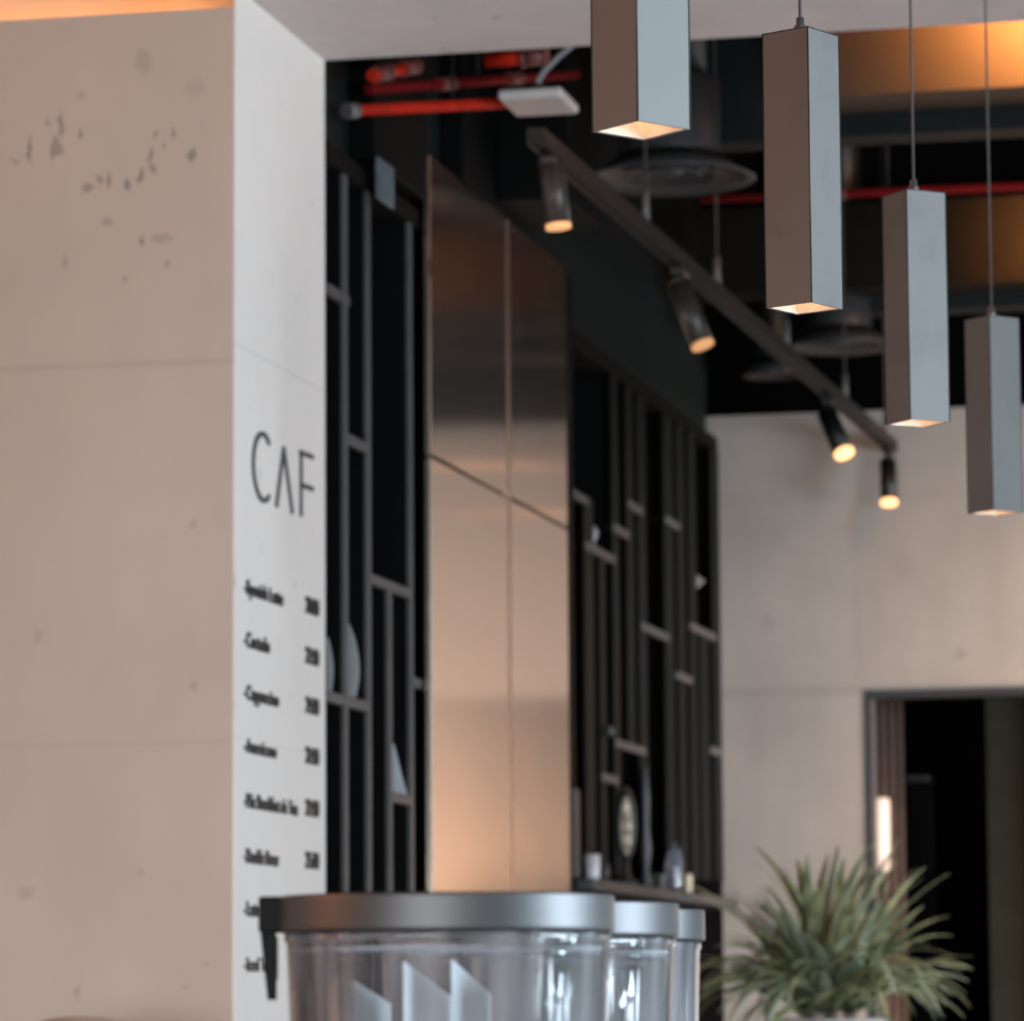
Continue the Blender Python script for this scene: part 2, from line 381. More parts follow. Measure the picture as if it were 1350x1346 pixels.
# ------------------------------------------------------------------ copper column
m_cop, nt, b = newmat('brushed_copper_panel')
b.inputs['Metallic'].default_value = 1.0; b.inputs['Roughness'].default_value = .19; b.inputs['Anisotropic'].default_value = .9
tg = N(nt, 'ShaderNodeTangent', direction_type='RADIAL', axis='Z'); nt.links.new(tg.outputs[0], b.inputs['Tangent'])
g = N(nt, 'ShaderNodeNewGeometry'); nz = N(nt, 'ShaderNodeTexNoise'); nz.inputs['Scale'].default_value = 1.1; nz.inputs['Detail'].default_value = 1.5
nt.links.new(g.outputs['Position'], nz.inputs['Vector'])
cr = N(nt, 'ShaderNodeValToRGB'); cr.color_ramp.elements[0].color = (.90, .70, .57, 1); cr.color_ramp.elements[1].color = (.96, .79, .67, 1)
nt.links.new(nz.outputs[0], cr.inputs[0]); nt.links.new(cr.outputs[0], b.inputs['Base Color'])
bp = N(nt, 'ShaderNodeBump'); bp.inputs['Strength'].default_value = .12; bp.inputs['Distance'].default_value = .02
nt.links.new(nz.outputs[0], bp.inputs['Height']); nt.links.new(bp.outputs[0], b.inputs['Normal'])
yc0_, yc1_ = onx(569, 800, XS + .03).y, onx(749, 800, XS + .03).y
t = thing('clad_column', 'column clad in reflective copper panels between two black shelving units', 'column', (XS - .2, (yc0_ + yc1_) / 2, 0))
bm = B(); box(bm, XS - .6, XS + .01, yL1 + .01, yR0 - .01, 0, ZCOL); obj('core', bm, m_cab, t)
ym = onx(672, 800, XS + .03).y; zmj = onx(672, 656, XS + .03).z
for (ya, yb) in ((yc0_, ym - .010), (ym + .010, yc1_)):
    for (za, zb) in ((0.02, zmj - .004), (zmj + .004, ZCOL)):
        bm = B(); box(bm, XS + .01, XS + .03, ya, yb, za, zb, .003); obj('copper_panel', bm, m_cop, t)
bm = B(); box(bm, XS + .01, XS + .034, ym - .009, ym + .009, .02, ZCOL - .002, .003); obj('joint_strip', bm, simple('satin_copper_trim', (.75, .52, .40), .3, 1.0, noise=.03), t)

# ------------------------------------------------------------------ lettering on the pillar
m_ink = simple('black_lettering', (.012, .012, .014), .5)
m_let = simple('dark_grey_raised_lettering', (.05, .048, .048), .4)
def text_mesh(s):
    cu = bpy.data.curves.new('t', 'FONT'); cu.body = s; cu.resolution_u = 4
    o = bpy.data.objects.new('t', cu); COL.objects.link(o)
    dg = bpy.context.evaluated_depsgraph_get(); me = bpy.data.meshes.new_from_object(o.evaluated_get(dg))
    COL.objects.unlink(o); bpy.data.objects.remove(o)
    return me
def lettering(name, s, parent, px0, px1, pyb, pyt, depth=.003, mat=None, bold=0.0):
    """s fitted on the pillar face between columns px0..px1; baseline at row pyb and cap top at row pyt at px0"""
    P0 = onx(px0, pyb, XC); P1 = onx(px1, pyb, XC); zt = onx(px0, pyt, XC).z
    def xr(m): xs = [v.co.x for v in m.vertices]; return min(xs), max(xs)
    x0_, x1_ = xr(text_mesh(s)); ch = max(v.co.y for v in text_mesh('H').vertices)
    sy = (P1.y - P0.y) / (x1_ - x0_); sz = (zt - P0.z) / ch
    words = s.split(' ')
    for k, wd in enumerate(words):
        me = text_mesh(wd); off = xr(text_mesh(' '.join(words[:k + 1])))[1] - xr(me)[1]
        bm = B(); bm.from_mesh(me)
        for v in bm.verts: v.co = Vector((XC + .0005, P0.y + (v.co.x + off - x0_) * sy, P0.z + v.co.y * sz))
        r = bmesh.ops.extrude_face_region(bm, geom=list(bm.faces))
        bmesh.ops.translate(bm, verts=[v for v in r['geom'] if isinstance(v, bmesh.types.BMVert)], vec=(depth, 0, 0))
        o = obj(name, bm, mat or m_ink, parent)
        if bold:
            md = o.modifiers.new('s', 'SOLIDIFY'); md.thickness = bold; md.offset = 1
    return o
ms = thing('menu_lettering', 'black price list lettering on the white side of the concrete pillar', 'lettering', (XC, YN + .3, 1.9))
rows = [('-Spanish Latte', 321, 372, 782, 763, '20.00'), ('-Cortado', 321, 354, 852, 832, '22.00'), ('-Cappuccino', 321, 366, 921, 902, '24.00'),
        ('-Americano', 321, 363, 991, 973, '22.00'), ('-Mix Breakfast de Tea', 321, 391, 1064, 1045, '22.00'), ('-Double Brew', 321, 366, 1137, 1118, '25.00'),
        ('-Latte Frappe', 321, 372, 1207, 1188, '23.00'), ('-Iced Tea', 321, 358, 1280, 1262, '21.00')]
for s, a0, a1, yb, yt_, pr in rows:
    lettering('item_word', s, ms, a0, a1, yb, yt_, bold=.0012)
    q = onx(402, 0, XC)
    # the price shares the row's baseline height
    zb = onx(a0, yb, XC).z + .004
    # find pixel row for that height at column 402
    lo, hi = 0, 1346
    for _ in range(30):
        mid = (lo + hi) / 2
        if onx(402, mid, XC).z > zb: lo = mid
        else: hi = mid
    lettering('price', pr, ms, 402, 419, lo, lo - 21, bold=.0015)
# three tall thin letters
sg = thing('wall_sign', 'large thin dark letters C A F above the price list on the pillar', 'sign', (XC, YN + .3, 2.5))
def stroke(pts, w=.0055, d=.006):
    bm = B()
    for (p, q) in zip(pts, pts[1:]):
        p = Vector((XC, p[0], p[1])); q = Vector((XC, q[0], q[1])); dirv = (q - p).normalized(); nrm = dirv.cross(Vector((1, 0, 0))) * w
        prism(bm, [p - nrm, q - nrm, q + nrm, p + nrm], (d, 0, 0))
    return bm
def pz(px, py): v = onx(px, py, XC); return (v.y, v.z)
c1, c2 = pz(333, 615), pz(353, 585)
cy, cz = pz(345.5, 620); ry = cy - pz(332.5, 615)[0]; rz = (pz(345, 572)[1] - pz(348, 661)[1]) / 2
cz = (pz(345, 572)[1] + pz(348, 661)[1]) / 2
obj('letter_c', stroke([(cy + ry * math.cos(t) * 1.0, cz + rz * math.sin(t)) for t in [math.radians(d) for d in range(52, 309, 8)]]), m_let, sg)
obj('letter_a', stroke([pz(363, 668), pz(372.5, 590), pz(384, 677)]), m_let, sg)
bmf = stroke([pz(395.5, 681), pz(395.5, 596)])
for (p, q) in ((pz(394, 596), pz(411, 603)), (pz(395, 639), pz(411, 645))):
    b2 = stroke([p, q]); me = bpy.data.meshes.new('x'); b2.to_mesh(me); b2.free(); bmf.from_mesh(me)
obj('letter_f', bmf, m_let, sg)

# ------------------------------------------------------------------ pendants
m_pend, nt, b = newmat('pendant_grey_plaster')
g = N(nt, 'ShaderNodeTexCoord')
n1 = N(nt, 'ShaderNodeTexNoise'); n1.inputs['Scale'].default_value = 7; n1.inputs['Detail'].default_value = 5; n1.inputs['Roughness'].default_value = .6
oi = N(nt, 'ShaderNodeObjectInfo'); ad = N(nt, 'ShaderNodeVectorMath', operation='ADD')
sc = N(nt, 'ShaderNodeVectorMath', operation='SCALE'); sc.inputs[0].default_value = (7, 3, 5); nt.links.new(oi.outputs['Random'], sc.inputs['Scale'])
nt.links.new(g.outputs['Object'], ad.inputs[0]); nt.links.new(sc.outputs[0], ad.inputs[1]); nt.links.new(ad.outputs[0], n1.inputs['Vector'])
cr = N(nt, 'ShaderNodeValToRGB'); cr.color_ramp.elements[0].position = .25; cr.color_ramp.elements[0].color = (.120, .113, .106, 1)
cr.color_ramp.elements[1].position = .5; cr.color_ramp.elements[1].color = (.154, .147, .139, 1)
nt.links.new(n1.outputs[0], cr.inputs[0]); nt.links.new(cr.outputs[0], b.inputs['Base Color']); b.inputs['Roughness'].default_value = .55
m_edge = simple('pendant_dark_edge', (.02, .018, .018), .5)
m_in = simple('pendant_inner_brass', (.78, .70, .62), .6, 0.0, noise=.25, scale=20)
m_metal = simple('satin_nickel', (.45, .43, .42), .35, 1.0, noise=.03)
m_cable = simple('grey_brown_cable', (.09, .075, .07), .5)
def pendant(label, px, py, ang, cabpx, L=.405, s=.08):
    p = onz(px, py, 2.25)
    t = thing('pendant_lamp', label, 'lamp', p, 'row of square pendant lamps')
    R = Matrix.Rotation(ang, 4, 'Z'); w = .0025
    bm = B(); h = s / 2
    for sx in (-1, 1):
        box(bm, min(sx * h, sx * (h - w)), max(sx * h, sx * (h - w)), -h, h, 0, L)
        box(bm, -h + w, h - w, min(sx * h, sx * (h - w)), max(sx * h, sx * (h - w)), 0, L)
    box(bm, -h + w, h - w, -h + w, h - w, L - .004, L)
    bmesh.ops.transform(bm, matrix=R, verts=bm.verts); obj('shade', bm, m_pend, t, world=False)
    bm = B()                              # liner
    g_ = h - w - .0002
    for sx in (-1, 1):
        box(bm, min(sx * g_, sx * (g_ - .001)), max(sx * g_, sx * (g_ - .001)), -g_, g_, .001, L * .5)
        box(bm, -g_ + .001, g_ - .001, min(sx * g_, sx * (g_ - .001)), max(sx * g_, sx * (g_ - .001)), .001, L * .5)
    bmesh.ops.transform(bm, matrix=R, verts=bm.verts); obj('inner_liner', bm, m_in, t, world=False)
    bm = B()                              # dark seam beads on the vertical edges
    for sx in (-1, 1):
        for sy in (-1, 1): cyl(bm, (sx * h, sy * h, 0), (sx * h, sy * h, L), .0011, n=8)
    bmesh.ops.transform(bm, matrix=R, verts=bm.verts); obj('edge_seam', bm, m_edge, t, world=False)
    bm = B()
    for sx in (-1, 1):
        cyl(bm, (sx * h, -h, L), (sx * h, h, L), .0010, n=8); cyl(bm, (-h, sx * h, L), (h, sx * h, L), .0010, n=8)
    bmesh.ops.transform(bm, matrix=R, verts=bm.verts); obj('top_seam', bm, m_edge, t, world=False)
    bm = B(); lathe(bm, [(0, .110), (.022, .112), (.025, .118), (.025, .20), (0, .20)], n=24); obj('bulb', bm, emis('pendant_bulb', (1, .55, .25), 1.0), t, world=False)
    bm = B(); lathe(bm, [(0, L), (.009, L), (.009, L + .014), (.006, L + .016), (.006, L + .026), (0, L + .028)], n=20); obj('cable_gland', bm, m_metal, t, world=False)
    bm = B(); top = 5.0 - 2.25
    cyl(bm, (0, 0, L + .02), (0, 0, top), .0024, n=10); obj('cable', bm, m_cable, t, world=False)
    bm = B(); lathe(bm, [(0, top), (.05, top), (.05, top - .02), (.006, top - .025), (0, top - .025)], n=32); obj('ceiling_rose', bm, m_metal, t, world=False)
    l = bpy.data.lights.new('pendant_glow', 'SPOT'); l.energy = .4; l.color = (1, .58, .27); l.spot_size = math.radians(110); l.shadow_soft_size = .02
    lo = bpy.data.objects.new('pendant_glow', l); COL.objects.link(lo); lo.parent = t; lo.location = (0, 0, .10)
    return t
# yaw of each: near edge between its two visible faces
def yaw(wl, wr, px):
    # left face width wl, right face width wr -> rotation of the square about z
    view = ray(px, 1316); base = math.atan2(view.x, view.y)       # direction of sight from +Y toward +X
    phi = math.atan2(wr, wl)                                      # left face turned by phi from facing the camera
    return -base - phi
pendant('nearest square grey pendant lamp, its top cut off by the frame', 845.5, 172.5, yaw(59, 68, 845), 0)
pendant('second nearest square pendant lamp, showing a wide brown left face', 1060.5, 407, yaw(60, 41, 1060), 0)
pendant('square pendant lamp third along the row, in front of the track light end', 1210, 558.5, yaw(34, 54, 1210), 0)
pendant('farthest square pendant lamp, hanging lowest at the right edge', 1312.5, 676.5, yaw(34.5, 41, 1312), 0)

# ------------------------------------------------------------------ clear containers on the counter
m_lid = simple('dark_satin_lid', (.125, .122, .125), .47, .9, noise=.04, scale=5)
m_clip = simple('black_plastic_clip', (.008, .008, .0075), .6, Specular_IOR_Level=.15)
m_clip2 = simple('grey_plastic_lever', (.05, .047, .05), .5)
m_acr, nt, b = newmat('clear_acrylic')
nz = N(nt, 'ShaderNodeTexNoise'); nz.inputs['Scale'].default_value = 1.0
tc = N(nt, 'ShaderNodeTexCoord'); mp = N(nt, 'ShaderNodeMapping'); mp.inputs['Scale'].default_value = (32, 32, 1.2)
nt.links.new(tc.outputs['Object'], mp.inputs[0]); nt.links.new(mp.outputs[0], nz.inputs['Vector'])
bp = N(nt, 'ShaderNodeBump'); bp.inputs['Strength'].default_value = .6; bp.inputs['Distance'].default_value = .01
nt.links.new(nz.outputs[0], bp.inputs['Height'])
tr = N(nt, 'ShaderNodeBsdfTransparent'); tr.inputs[0].default_value = (.965, .98, .995, 1)
gs = N(nt, 'ShaderNodeBsdfGlossy'); gs.inputs['Roughness'].default_value = .05; nt.links.new(bp.outputs[0], gs.inputs['Normal'])
fr = N(nt, 'ShaderNodeFresnel'); fr.inputs['IOR'].default_value = 1.6; nt.links.new(bp.outputs[0], fr.inputs['Normal'])
ms_ = N(nt, 'ShaderNodeMixShader'); nt.links.new(math_n(nt, 'MULTIPLY', fr.outputs[0], 1.1, True), ms_.inputs[0]); nt.links.new(tr.outputs[0], ms_.inputs[1]); nt.links.new(gs.outputs[0], ms_.inputs[2])
hz = N(nt, 'ShaderNodeBsdfDiffuse'); hz.inputs[0].default_value = (.95, .90, .92, 1)  # pinkish tint puts the pink light on the containers into the haze
hm = N(nt, 'ShaderNodeMixShader'); nt.links.new(ms_.outputs[0], hm.inputs[1]); nt.links.new(hz.outputs[0], hm.inputs[2])
hr = N(nt, 'ShaderNodeMapRange'); hr.inputs[1].default_value = .42; hr.inputs[2].default_value = .70; hr.inputs[3].default_value = .02; hr.inputs[4].default_value = .20
nt.links.new(nz.outputs[0], hr.inputs[0]); nt.links.new(hr.outputs[0], hm.inputs[0])
nt.links.new(hm.outputs[0], nt.nodes['Material Output'].inputs[0]); nt.nodes.remove(b)
ZK = 1.05
m_seal = simple('pale_seal', (.55, .56, .6), .5, noise=.03)
m_refl = simple('white_reflection', (.95, .96, .97), .6, noise=.03, Emission_Strength=0.0)  # bright window reflections, painted as pale sheets
m_refl_pink = simple('pinkish_reflection', (.80, .70, .67), .6, noise=.06)
def container(label, ratio, rad, px, py, refl_sheets=()):
    ztop = 1.25 + 136.5 / FPX * 4.0
    c = onz(px, py, ztop)
    t = thing('clear_container', label, 'container', (c.x, c.y, ZK), 'clear containers lined up on the counter')
    H = ztop - ZK; r = rad; lh = .033
    bm = B(); lathe(bm, [(0, H - .004), (r - .006, H - .004), (r - .003, H), (r - .001, H), (r, H - .002), (r, H - .0035), (r, H - lh + .003), (r, H - lh), (r - .003, H - lh - .001), (r - .012, H - lh - .001), (r - .012, H - .012), (0, H - .012)], n=96)
    obj('lid', bm, m_lid, t, world=False)
    ro = r - .004
    prof = [(0, .006), (ro * .90, .006), (ro * .925, .02), (ro * .985, H - lh - .010), (ro, H - lh - .008), (ro, H - lh - .002), (ro - .005, H - lh - .002),
            (ro * .985 - .005, H - lh - .012), (ro * .925 - .005, .024), (0, .012)]
    bm = B(); lathe(bm, prof, n=120, rib=.0); obj('clear_body', bm, m_acr, t, world=False)
    bm = B(); lathe(bm, [(0, 0), (ro * .95, 0), (ro * .95, .012), (ro * .93, .0145), (ro*.93, .02), (ro * .926, .0055), (0, .0055)], n=64); obj('base_ring', bm, m_clip, t, world=False)
    for k, (prof_, tone) in enumerate(refl_sheets):
        # pale sheets standing in for window reflections, each with its own slanted top edge; angles measured from the side facing the room entrance
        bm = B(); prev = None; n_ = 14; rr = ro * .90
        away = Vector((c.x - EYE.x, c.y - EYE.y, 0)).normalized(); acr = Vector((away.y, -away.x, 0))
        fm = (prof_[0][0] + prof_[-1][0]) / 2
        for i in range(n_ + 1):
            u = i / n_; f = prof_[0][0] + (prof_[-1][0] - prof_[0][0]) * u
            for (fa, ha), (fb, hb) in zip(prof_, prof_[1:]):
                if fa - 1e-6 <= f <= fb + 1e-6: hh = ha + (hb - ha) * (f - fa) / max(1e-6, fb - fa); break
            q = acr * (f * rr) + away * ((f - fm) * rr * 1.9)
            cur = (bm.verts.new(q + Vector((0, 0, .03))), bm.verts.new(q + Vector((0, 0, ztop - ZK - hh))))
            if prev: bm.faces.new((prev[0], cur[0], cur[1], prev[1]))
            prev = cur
        lo_ = obj('reflection_sheet', bm, tone, t, world=False); md = lo_.modifiers.new('s', 'SOLIDIFY'); md.thickness = .0012
    bm = B(); lathe(bm, [(ro - .007, H - .0475), (ro - .010, H - .0475), (ro - .010, H - .0505), (ro - .007, H - .0505), (ro - .007, H - .0475)], n=96); obj('seal_ring', bm, m_seal, t, world=False)
    # side clip towards the pillar
    v = ray(px, py); left = Vector((-v.y, v.x, 0)).normalized() * 1.0
    ang = math.atan2(left.y, left.x)
    R = Matrix.Rotation(ang, 4, 'Z')
    bm = B(); box(bm, r - .003, r + .019, -.016, .016, H - lh, H, .002)
    prism(bm, [Vector((r + .0175, -.008, H - lh)), Vector((r + .004, -.008, H - lh)), Vector((r + .003, -.008, H - .094)), Vector((r + .011, -.008, H - .094))], (0, .016, 0))
    bmesh.ops.transform(bm, matrix=R, verts=bm.verts); obj('side_clip', bm, m_clip, t, world=False)
    bm = B(); box(bm, r + .0022, r + .010, -.0165, -.009, H - .078, H - lh - .001, .003)
    bmesh.ops.transform(bm, matrix=R, verts=bm.verts); obj('clip_lever', bm, m_clip2, t, world=False)
    return t
C0 = Vector((589.5, 1181))
def vpline(k): return (1910 - (1910 - 589.5) / k, 1316 - (1316 - 1181) / k)
container('nearest clear round container with a dark lid and black side clip', 1, .1535, *vpline(1), [([(-.86, .12), (-.82, .118), (-.80, .062), (-.40, .098)], m_refl), ([(-.30, .06), (.02, .092)], m_refl), ([(.03, .058), (.30, .090)], m_refl), ([(.62, .072), (.88, .052)], m_refl_pink)])
container('clear container with dark lid behind the nearest, middle of three', 1.087, .1515, *vpline(1.087), [([(.55, .08), (.90, .052)], m_refl_pink)])
container('clear container with dark lid, farthest back of the three on the counter', 1.165, .124, *vpline(1.165), [([(.80, .06), (.93, .05)], m_refl_pink)])
c = onz(*vpline(1), 1.35)
t = thing('service_counter', 'counter carrying the three clear containers', 'counter', (c.x + .1, c.y + .6, 0))
bm = B(); box(bm, c.x - .35, c.x + .45, c.y - .6, c.y + 2.2, ZK - .04, ZK, .004); obj('countertop', bm, simple('grey_counter_stone', (.40, .39, .38), .4), t)
bm = B(); box(bm, c.x - .30, c.x + .40, c.y - .55, c.y + 2.15, 0, ZK - .04); obj('counter_body', bm, simple('dark_counter_front', (.05, .045, .04), .5), t)

# ------------------------------------------------------------------ chair back at the bottom edge
pc = ony(66, 1342.2, 8.25)
t = thing('bar_chair', 'rounded top of a light wooden chair back before the beige wall', 'chair', (pc.x, 8.55, 0))
m_wood = simple('pale_bent_wood', (.50, .36, .28), .4, noise=.2, scale=8)
bm = B(); R_ = .19
arc = [Vector((pc.x + R_ * math.sin(a_), 8.55 - R_ * math.cos(a_) * .6, pc.z - .03 - .10 * (a_ / 1.5) ** 2)) for a_ in [(-1.5 + 3.0 * i / 16) for i in range(17)]]
tube(bm, arc, [.022 + .012 * math.cos((i - 8) / 8 * 1.4) for i in range(17)], n=14); obj('backrest', bm, m_wood, t)
bm = B(); lathe(bm, [(0, .70), (.19, .70), (.20, .71), (.20, .73), (.18, .742), (0, .745)], pc.x, 8.60, n=40); obj('seat', bm, m_wood, t)
for i in (0, 16):
    bm = B(); tube(bm, [arc[i], (arc[i].x * .5 + .5 * (pc.x + (.17 if i else -.17)), 8.60, .95), (pc.x + (.16 if i else -.16), 8.62, .73)], .012); obj('back_post', bm, m_wood, t)
for sx in (-1, 1):
    for sy in (-1, 1):
        bm = B(); tube(bm, [(pc.x + sx * .13, 8.60 + sy * .13, .70), (pc.x + sx * .2, 8.60 + sy * .2, 0.0)], .013); obj('leg', bm, m_wood, t)
bm = B(); lathe(bm, [(.19, .28), (.20, .28), (.20, .295), (.19, .295), (.19, .28)], pc.x, 8.60, n=40); obj('foot_ring', bm, m_metal, t)

# ------------------------------------------------------------------ ceiling services of the back room
m_bw = simple('black_metal', (.008, .0075, .0075), .45)
m_gm = simple('dark_grey_track_metal', (.022, .0195, .018), .5, Specular_IOR_Level=.2)
m_rod = simple('pale_hanger_rod', (.16, .14, .13), .45)
ZT = 3.35
m_rodd = simple('dark_hanger_rod', (.04, .036, .033), .5)
hx = [(851, 305), (945, 387), (1037, 467), (1115, 534), (1169, 581)]
T0 = onz(706, 178, ZT); T1 = onz(1176, 588, ZT)
xt = (T0.x + T1.x) / 2
print('track', T0, T1)
t = thing('light_track', 'dark ceiling light track running back towards the end wall', 'light track', (xt, (T0.y + T1.y) / 2, ZT))
dirT = (T1 - T0).normalized(); sd = Vector((dirT.y, -dirT.x, 0))
bm = B(); prism(bm, [T0 - sd * .022 + Vector((0, 0, -.018)), T0 + sd * .022 + Vector((0, 0, -.018)), T0 + sd * .022 + Vector((0, 0, .018)), T0 - sd * .022 + Vector((0, 0, .018))], T1 - T0)
obj('rail', bm, m_gm, t)
bm = B(); prism(bm, [T0 - sd * .022 + Vector((0, 0, -.024)), T0 - sd * .008 + Vector((0, 0, -.024)), T0 - sd * .008 + Vector((0, 0, -.019)), T0 - sd * .022 + Vector((0, 0, -.019))], T1 - T0)
prism(bm, [T0 + sd * .008 + Vector((0, 0, -.024)), T0 + sd * .022 + Vector((0, 0, -.024)), T0 + sd * .022 + Vector((0, 0, -.019)), T0 + sd * .008 + Vector((0, 0, -.019))], T1 - T0)
obj('rail_lip', bm, m_gm, t)
def ontrack(px, py):
    p = onz(px, py, ZT); s_ = (p - T0).dot(dirT); return T0 + dirT * s_
for (px, py) in hx:
    p = ontrack(px, py)
    bm = B(); cyl(bm, p + Vector((0, 0, .018)), p + Vector((0, 0, .11)), .011, n=14); hg = obj('hanger', bm, m_rod, t)
    bm = B(); cyl(bm, p + Vector((0, 0, .11)), Vector((p.x, p.y, ZC)), .004, n=10); o = obj('hanger_rod', bm, m_rodd, hg, loc=Vector((0, 0, 0)), world=False); o.data.transform(Matrix.Translation(-t.location))
def spot(label, px, py, aim, L=.20, r=.032, glow=6, drop=.07, m=m_bw):
    p = ontrack(px, py) + Vector((0, 0, -.024))
    t = thing('track_spotlight', label, 'spotlight', p, 'spotlights on the ceiling track')
    d = Vector(aim).normalized()
    bm = B(); box(bm, -.02, .02, -.05, .05, -.02, -.0005, .003); obj('adapter', bm, m, t, world=False)
    bm = B(); cyl(bm, (0, 0, -.02), (0, 0, -drop), .007, n=12); cyl(bm, (-.018, 0, -drop), (.018, 0, -drop), .011, n=14); obj('arm', bm, m, t, world=False)
    o0 = Vector((0, 0, -drop)) - d * .02; o1 = o0 + d * L
    bm = B(); cyl(bm, o0, o1, r, n=28); cyl(bm, o0 - d * .012, o0, r * .8, r, n=28); obj('head', bm, m, t, world=False)
    bm = B(); cyl(bm, o1 + d * .0005, o1 + d * .012, r * .98, r * .98, n=28); obj('lens', bm, emis('warm_spot_lens', (1, .48, .2), glow), t, world=False)
    l = bpy.data.lights.new('spot_beam', 'SPOT'); l.energy = 3; l.color = (1, .68, .42); l.spot_size = math.radians(50); l.spot_blend = .6; l.shadow_soft_size = .025
    lo = bpy.data.objects.new('spot_beam', l); COL.objects.link(lo); lo.parent = t; lo.location = o1 + d * .02
    lo.rotation_euler = d.to_track_quat('-Z', 'Y').to_euler()
    return t
m_sp1 = simple('bronze_grey_spot_body', (.06, .047, .04), .4, .3)
spot('nearest track spotlight, hanging below the white plate', 723, 197, (.10, .0, -1), .165, .032, .7, .02, m_sp1)
spot('second track spotlight, tilted right, before the teal wall', 884, 345, (.34, -.1, -.85), .19, .034, .35, .06, m_sp1)
spot('tilted black track spotlight with lit lens near the end wall', 1084, 515, (.38, -.35, -.85), .17, .035, 2.6)
spot('black track spotlight hanging from the far end of the track', 1170, 583, (.05, -.3, -1), .16, .032, 2.6)

# round duct diffusers
def diffuser(label, px, py, Z, R, nh=.42, pr=.6, dx=0.0):
    c = onz(px, py, Z)
    t = thing('ceiling_diffuser', label, 'air vent', (c.x, c.y, Z), 'round duct diffusers')
    m = simple('dark_grey_duct', (.05, .05, .052), .45, .2)
    bm = B(); lathe(bm, [(R * .62, .05), (R * .80, .02), (R, 0), (R * 1.02, .004), (R * .82, .032), (R * .64, .07), (R * .62, .05)], n=64); obj('outer_ring', bm, m, t, world=False)
    for k, (r0, r1) in enumerate(((.42, .56), (.22, .36))):
        bm = B(); lathe(bm, [(R * r0, .045), (R * r1, .012), (R * r1 + .003, .016), (R * r0 + .003, .049), (R * r0, .045)], n=48); obj('inner_ring', bm, m, t, world=False)
    bm = B(); lathe(bm, [(0, .02), (R * .15, .02), (R * .15, .028), (0, .03)], n=32); obj('centre_disc', bm, m, t, world=False)
    bm = B(); lathe(bm, [(R * pr, .06), (R * pr, .06 + nh), (0, .06 + nh)], dx, 0, n=48); obj('duct', bm, m, t, world=False)
    bm = B(); cyl(bm, (dx, 0, nh + .06), (dx, 0, ZC - Z), R * .45, n=32); obj('duct_riser', bm, m_bw, t, world=False)
    return t
diffuser('large round ceiling diffuser behind the nearest pendant lamp', 884, 238, 3.63, .245, .23)
diffuser('round ceiling diffuser farther back, between the second and third pendants', 1108, 459, 3.60, .19, .2)
diffuser('small round diffuser seen edge-on above the light track', 1020, 497, 3.62, .12, .05)

# warm-lit bulkheads
m_och = simple('ochre_plaster', (.075, .044, .024), .7, noise=.05, scale=3)
m_fas = simple('dark_teal_fascia', (.013, .016, .0165), .6, Specular_IOR_Level=.15)
yb1 = 11.9
pA = ony(1092, 127, yb1)
bm = B(); box(bm, pA.x, XR, yb1, yb1 + .25, pA.z, ZC); struct('ceiling_bulkhead', bm, m_och)
pB = ony(1000, 188, yb1 + .28)
bm = B(); box(bm, pB.x - .3, XR, yb1 + .26, yb1 + .40, pB.z, ZC); struct('ceiling_fascia', bm, m_fas)
yb2 = 14.6
pC = ony(1010, 390, yb2); pC2 = ony(1210, 372, yb2)
bm = B(); box(bm, pC.x - .25, XR, yb2, yb2 + .2, (pC.z + pC2.z) / 2, ony(1250, 262, yb2).z); struct('ceiling_bulkhead_far', bm, simple('underlit_ochre', (.011, .0075, .005), .9, Specular_IOR_Level=.15))  # far ochre face is under-lit; that shade is put into its colour
pD = ony(1330, 404, yb2 + .22)
bm = B(); box(bm, pC.x + .2, XR, yb2 + .21, yb2 + .35, pD.z, ony(1250, 262, yb2).z); struct('ceiling_fascia_far', bm, m_fas)
area('bulkhead_warm_light', (-1.0, yb1 - .33, 4.2), (0, 1, 0), .3, .3, 26, (1, .44, .13), math.radians(140))
area('bulkhead_warm_light_far', (-1.22, yb2 - .3, 3.93), (0, 1, 0), .25, .2, 8, (1, .44, .13), math.radians(140))

# white plate lamp on its grey conduit
zpl = 3.62
pp = onz(710, 140, zpl)
t = thing('ceiling_access_point', 'flat white rectangular box hanging from a grey conduit', 'device', pp)
bm = B(); box(bm, -.088, .088, -.115, .115, -.003, .026, .012, seg=3); obj('housing', bm, simple('white_plastic', (.62, .56, .53), .4, noise=.03), t, world=False)
bm = B(); tube(bm, [(.0, .0, .027), (.0, .0, .07), (.012, .01, .095), (.05, .03, .14), (.12, .05, .20), (.13, .05, .6), (.13, .05, ZC - zpl)], .008); obj('conduit', bm, simple('grey_conduit', (.30, .31, .33), .4), t, world=False)
bm = B(); lathe(bm, [(0, .026), (.02, .026), (.02, .05), (.013, .06), (0, .06)], n=24); obj('cable_boss', bm, m_metal, t, world=False)

